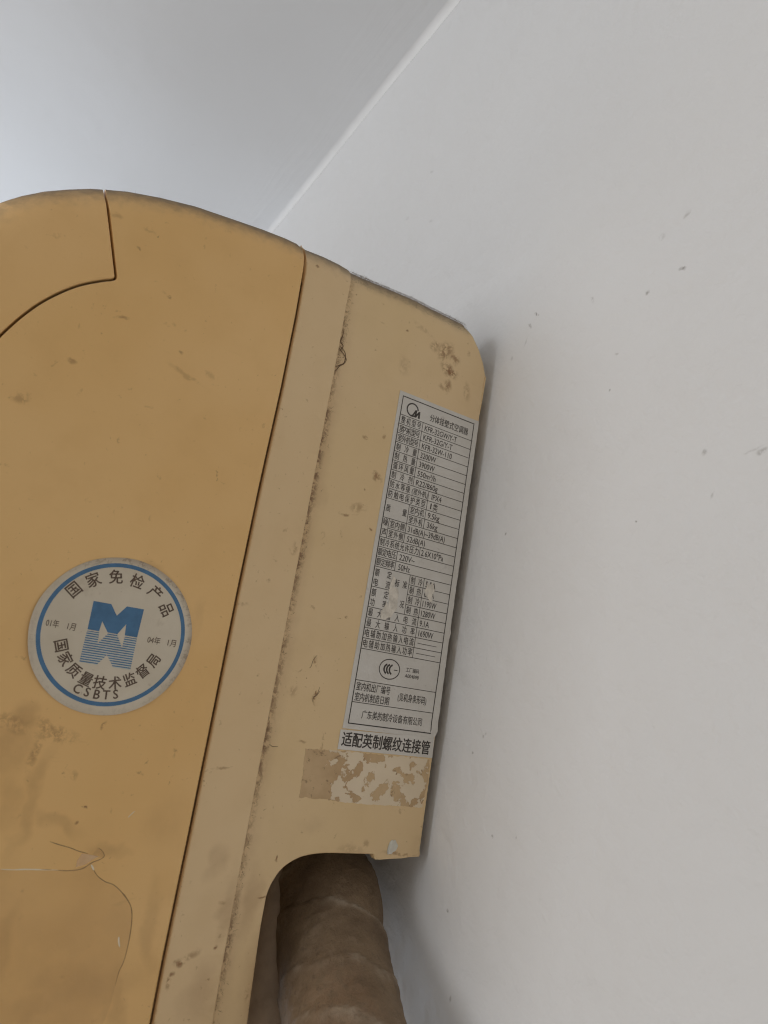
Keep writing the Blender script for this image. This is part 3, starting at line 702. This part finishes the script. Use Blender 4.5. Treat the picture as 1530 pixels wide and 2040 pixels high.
Wp = [z3(p) for p in [(566, 706), (669, 722), (655, 815), (742, 731), (822, 745), (862, 852), (884, 757), (988, 775), (932, 1040), (785, 1018), (735, 912), (648, 995), (500, 970)]]
print_obj('printed_emblem_base', [poly_geo(Wp)], lambda x, z: stick_y(x, z) + .012, M_paleink, stk)
zt = max(p[1] for p in Wp); zb = min(p[1] for p in Wp); st = []
def xsec(z):
    r = []; n = len(Wp)
    for i in range(n):
        a, b = Wp[i], Wp[(i + 1) % n]
        if (a[1] > z) != (b[1] > z): r.append(a[0] + (b[0] - a[0]) * (z - a[1]) / (b[1] - a[1]))
    return sorted(r)
NS = 14; sp_ = (zt - zb) / NS
for i in range(NS):
    z1 = zt - sp_ * i - .02; z0 = z1 - sp_ * .46; k = 4
    for j in range(k):
        a = z1 + (z0 - z1) * j / k; b = z1 + (z0 - z1) * (j + 1) / k; m_ = xsec((a + b) / 2)
        for q in range(0, len(m_) - 1, 2):
            kk = max(1, int((m_[q + 1] - m_[q]) / 1.2)); vv = []
            for e in range(kk + 1): xx = m_[q] + (m_[q + 1] - m_[q]) * e / kk; vv += [(xx, a), (xx, b)]
            st.append((np.array(vv), [(2*e, 2*e+1, 2*e+3, 2*e+2) for e in range(kk)]))
print_obj('printed_emblem_stripes', st, lambda x, z: stick_y(x, z) - .02, M_blueink, stk)

# ---------------------------------------------------------------- clear tape remains at the lower left
def za(p): return F(p[0] / 3.06, 1400 + p[1] / 3.06, YS)
film = [za(p) for p in [(-120, 1010), (0, 1015), (150, 1018), (420, 1020), (500, 1000), (560, 985), (590, 1050), (640, 1090), (700, 1115), (770, 1190), (803, 1270), (800, 1340), (795, 1400), (780, 1490), (760, 1560), (725, 1640), (700, 1730), (680, 1820), (640, 1930), (600, 2000), (-120, 2000)]]
tape = sheet('tape_remnant', film, lambda x, z: YS - .05, M_film, ac, 4, .03)
def strand(name, pts, wd, hgt, mat, parent, Y=YS, taper=True, base=.02):
    q = spline(pts, 5); V = []; Fc = []; n = len(q)
    for i, (x, z) in enumerate(q):
        a = q[max(0, i - 1)]; b = q[min(n - 1, i + 1)]; tx, tz = b[0] - a[0], b[1] - a[1]; l = math.hypot(tx, tz) + 1e-9
        t = i / (n - 1); w_ = wd * ((math.sin(math.pi * min(1, max(0, t))) ** .5) if taper else 1) * (1 + .5 * noise.noise(Vector((x * .5, z * .5, 0)))) + .02
        nx, nz = -tz / l * w_ / 2, tx / l * w_ / 2
        V += [L3(x + nx, z + nz, Y - base), L3(x, z, Y - base - hgt), L3(x - nx, z - nz, Y - base)]
        if i: k = 3 * i; Fc += [(k-3, k-2, k+1, k), (k-2, k-1, k+2, k+1)]
    return mesh_obj(name, V, Fc, mat, parent, False)
strand('tape_crease_and_glint', [za(p) for p in [(555, 985), (590, 1050), (640, 1090), (700, 1115), (770, 1190), (803, 1270), (795, 1400), (760, 1560), (725, 1640), (700, 1730)]], .30, .07, M_crease, ac)
strand('tape_crease_and_glint', [za(p) for p in [(300, 845), (360, 865), (430, 885), (480, 905), (540, 920)]], .24, .07, M_crease, ac)
strand('tape_crease_and_glint', [za(p) for p in [(250, 1015), (340, 1020), (420, 1024), (500, 1012), (560, 975), (610, 955), (635, 935), (625, 905), (600, 885)]], .26, .08, M_crease, ac)
strand('tape_crease_and_glint', [za(p) for p in [(0, 1015), (80, 1018), (160, 1016), (260, 1018), (360, 1020)]], .3, .12, M_glint, ac)  # from here on, pale slivers: highlights painted as light coloured strands
strand('tape_crease_and_glint', [za(p) for p in [(555, 985), (565, 1005), (573, 1022)]], .5, .2, M_glint, ac)
strand('tape_crease_and_glint', [za(p) for p in [(725, 1425), (724, 1455), (730, 1490)]], .5, .2, M_glint, ac)
strand('tape_crease_and_glint', [za(p) for p in [(780, 700), (800, 680), (822, 660)]], .25, .1, M_glint, ac)
sheet('folded_tape_corner', [za(p) for p in [(462, 1002), (470, 960), (500, 918), (545, 925), (600, 935), (560, 958), (520, 985)]], lambda x, z: YS - .12 - .2 * noise.noise(Vector((x, z, 0))) ** 2, M_film2, ac, 1, .05)
sheet('folded_tape_corner', [za(p) for p in [(565, 925), (598, 882), (615, 890), (640, 930), (632, 942), (600, 945)]], lambda x, z: YS - .10 - .3 * noise.noise(Vector((x, z, 4))) ** 2, M_film, ac, 1, .05)

# ---------------------------------------------------------------- dust: fibres on the top edge and tufts caught in the ridge
def fibres(name, gens, mat, parent, kind='stuff'):
    V = []; Fc = []
    for base, d, ln, wd, curl in gens:
        p = Vector(base); d = Vector(d).normalized(); prev = None; K = 4
        side = d.cross(Vector((random.uniform(-.4, .4), 1, random.uniform(-.4, .4))))
        if side.length < 1e-3: side = Vector((1, 0, 0))
        side.normalize()
        for k in range(K + 1):
            w_ = wd * (1 - .75 * k / K)
            V += [p + side * w_ / 2, p - side * w_ / 2]
            if k: q = len(V); Fc.append((q - 4, q - 3, q - 1, q - 2))
            d = (d + Vector([random.gauss(0, curl) for _ in range(3)])).normalized(); p = p + d * ln / K
    o = mesh_obj(name, V, Fc, mat, parent, False)
    if kind: o['kind'] = kind
    return o
def along(line, s):
    a = np.array(line); l = np.hypot(*(a[1:] - a[:-1]).T); c = np.concatenate([[0], np.cumsum(l)]); s *= c[-1]
    i = min(len(l) - 1, int(np.searchsorted(c, s, 'right') - 1)); t = (s - c[i]) / l[i]; p = a[i] + (a[i + 1] - a[i]) * t
    tt = (a[i + 1] - a[i]) / l[i]; return p, (-tt[1], tt[0])
gens = []
for line, cnt, hmin, hmax, r in [(top_left, 500, .12, .9, 14), (top_mid, 2000, .12, 1.1, 14), (top_strip, 700, .15, 1.2, 13), (top_plate, 8000, .2, 1.7, 12)]:
    for _ in range(cnt):
        s = random.random(); p, nn = along(line, s)
        if nn[1] < 0: nn = (-nn[0], -nn[1])
        ph = random.uniform(.15, 1.0) if random.random() < .8 else 1.0   # position round the fillet: 0 face, 1 top
        a = ph * math.pi / 2; Y = r * (1 - math.sin(a)) if False else r - r * math.cos(a)
        inn = r - r * math.sin(a)
        back_ = random.uniform(0, 9) if ph > .95 else 0
        b = L3(p[0] - nn[0] * inn, p[1] - nn[1] * inn, Y - .8 + back_)
        clump = .5 + .9 * max(0, noise.noise(Vector((p[0] * .35, p[1] * .35, 3))))
        ln = random.uniform(hmin, hmax) * clump * (2.0 if random.random() < .10 else 1) / 1000
        d = Vector((nn[0] * math.sin(a) + random.gauss(0, .8), -math.cos(a) * .6 + random.gauss(0, .5), nn[1] * math.sin(a) + random.gauss(0, .35)))
        gens.append((b, d, ln, random.uniform(.04, .085) / 1000, .45))
fibres('dust_fuzz', gens, M_fuzz, ac)
gens = []
for _ in range(3200):
    z = random.uniform(-120, 158); dn = noise.noise(Vector((0, z * .06, 5))) + .15
    hot = 1.0 if 118 < z < 142 else .0
    if random.random() > max(.08, dn) + hot: continue
    xr = float(np.interp(-z, [-163, -120, -60, 0, 60, 100, 140], [100.0, 100.5, 100.7, 100.9, 101.3, 101.7, 102.8]))
    x = xr + .3 + abs(random.gauss(0, 1.3))
    gens.append((L3(x, z, -.06), (random.gauss(0, .5), -.12, random.gauss(0, 1)), random.uniform(.3, 1.8) / 1000, random.uniform(.05, .15) / 1000, .6))
fibres('ridge_grime', gens, M_hair, ac)
# the longer hairs in the ridge
for pts in [[(686, 655), (683, 668), (679, 680), (684, 690), (676, 700)], [(678, 690), (688, 703), (686, 722), (676, 730), (668, 740)], [(672, 688), (678, 696), (690, 715), (684, 727)], [(668, 730), (675, 728), (685, 724)]]:
    strand('dust_hair', FP(pts, -.2), .30, .2, M_hair, ac, Y=-.1, taper=True)
for pts in [[(632, 1305), (624, 1315), (620, 1327), (616, 1331)], [(637, 1368), (633, 1380), (626, 1388), (622, 1398)], [(638, 1376), (630, 1386), (623, 1389)], [(536, 1482), (543, 1487), (554, 1487)]]:
    strand('dust_hair', FP(pts, 0), .20, .05, M_hair, ac, Y=-.02)

# ---------------------------------------------------------------- pipes
def tube(name, path, rad, mat, parent, seg=40, wraps=0.0, seed=0, inv=None, pitch=.022):
    P = [Vector(p) for p in path]; pts = []; K = 26
    Q = [P[0] * 2 - P[1]] + P + [P[-1] * 2 - P[-2]]
    for i in range(1, len(Q) - 2):
        for j in range(K):
            t = j / K; a, b, c, d = Q[i-1], Q[i], Q[i+1], Q[i+2]
            pts.append(.5 * ((2 * b) + (-a + c) * t + (2*a - 5*b + 4*c - d) * t*t + (-a + 3*b - 3*c + d) * t**3))
    pts.append(P[-1]); V = []; Fc = []; LAP = []; up = Vector((1, 0, 0)); dist = 0
    for i, p in enumerate(pts):
        t = (pts[min(len(pts)-1, i+1)] - pts[max(0, i-1)]).normalized(); u = (up - t * up.dot(t)).normalized(); v = t.cross(u)
        if i: dist += (p - pts[i-1]).length
        r0 = rad(i / (len(pts) - 1)) if callable(rad) else rad
        for k in range(seg):
            a = 2 * math.pi * k / seg
            ph = (dist / pitch + a / (2 * math.pi) * (1.0 if wraps > .0005 else 0.0) + .26 * noise.noise(Vector((math.cos(a) * 1.3, math.sin(a) * 1.3, dist * 40)))) % 1.0
            lap = wraps * (1 - ph) ** 3 if wraps else 0
            r = r0 + lap + wraps * .5 * noise.noise(Vector((math.cos(a) * 4, math.sin(a) * 4, dist * 260 + seed))) + wraps * .55 * noise.noise(Vector((math.cos(a) * 1.2, math.sin(a) * 1.2, dist * 45 + seed)))
            V.append(p + (u * math.cos(a) + v * math.sin(a)) * r - inv); LAP.append(max(0.0, 1 - ph * 5) if ph < .5 else max(0.0, (ph - .93) * 6))
    n = len(pts)
    for i in range(n - 1):
        for k in range(seg): Fc.append((i*seg+k, i*seg+(k+1) % seg, (i+1)*seg+(k+1) % seg, (i+1)*seg+k))
    Fc.append(tuple(range(seg))); Fc.append(tuple(range((n-1)*seg, n*seg))[::-1])
    o = mesh_obj(name, V, Fc, mat, parent, True)
    at = o.data.attributes.new('lap', 'FLOAT', 'POINT'); at.data.foreach_set('value', LAP)
    return o
def tape_mat():
    N = NT('grubby_brown_pipe_tape', .62, .35)
    c = N.mix(N.ramp(N.noise(45, 5, .65), .3, .7), (.25, .175, .105), (.165, .11, .065))
    c = N.mix(N.math('MULTIPLY', N.ramp(N.noise(18, 3, .6, N.warped(20, .02)), .55, .75), .6), c, (.34, .205, .12))
    c = N.mix(N.math('MULTIPLY', N.ramp(N.noise(420, 4, .7), .56, .68), .4), c, (.10, .065, .04))
    c = N.mix(N.math('MULTIPLY', N.ramp(N.noise(110, 6, .72, N.warped(60, .012)), .52, .70), .26), c, (.40, .31, .22))
    for px, py, sx_, sz_, st_, cc_ in [(572, 1968, .004, .011, .85, (.62, .50, .40)), (580, 1985, .008, .016, .55, (.46, .26, .17)), (577, 1850, .006, .003, .6, (.52, .46, .38)), (690, 2000, .02, .02, .3, (.36, .22, .13))]:
        q = onX(px, py, -.045) - Vector((-.040, -.02, 1.80))
        mk = N.blob(N.warped(110, .008), tuple(q), (0, 0, 0), (sx_, .03, sz_), .2)
        c = N.mix(N.math('MULTIPLY', N.math('MULTIPLY', mk, st_), N.ramp(N.noise(260, 5, .7), .35, .58)), c, cc_)
    at = N.n('ShaderNodeAttribute'); at.attribute_name = 'lap'
    e = N.math('MULTIPLY', at.outputs['Fac'], N.ramp(N.noise(70, 4, .65), .40, .68))
    c = N.mix(N.math('MULTIPLY', e, .75), c, (.50, .42, .32))
    N.bump(N.math('ADD', N.noise(240, 6, .72, N.warped(90, .01)), N.math('MULTIPLY', N.noise(60, 4, .6), 1.6)), .7, .0014)
    return N.color(c)
M_tape = tape_mat()
M_hose = simple('grey_brown_foam_hose', (.46, .36, .27), .8, .2, .15, 90, .35, 300)
def pipept(px, py, X): return onX(px, py, X)
base = Vector((-.040, -.02, 1.80))
pipe = bpy.data.objects.new('insulated_pipe', None); COL.objects.link(pipe); pipe.location = base
tag(pipe, 'thick brown tape wrapped pipe running down out of the unit beside the wall', 'pipe')
a = pipept(646, 1765, -.0262); b = pipept(660, 1890, -.0300); c = pipept(684, 2040, -.0340)
dirn = (c - b)
path = [a + Vector((-.004, .12, .018)), a + Vector((-.002, .050, .016)), a, b, c, c + dirn * .8, c + dirn * 1.7 + Vector((0, 0, -.02))]
rad = lambda t: .0203 + .0008 * t
tube('taped_sleeve', path, rad, M_tape, pipe, seg=56, wraps=.00085, inv=base, pitch=.0215)
b2 = Vector((-.05, .02, 1.80))
hose = bpy.data.objects.new('drain_hose', None); COL.objects.link(hose); hose.location = b2
tag(hose, 'thinner grey brown hose hanging behind the thick taped pipe', 'hose')
a = pipept(572, 1790, -.0400); b = pipept(556, 1890, -.0430); c = pipept(541, 2040, -.0460)
dirn = c - b
path = [a + Vector((0, .05, .05)), a + Vector((0, .015, .02)), a, b, c, c + dirn * .8, c + dirn * 1.6]
tube('foam_sleeve', path, .0112, M_hose, hose, seg=32, wraps=.0004, inv=b2, seed=4, pitch=.03)
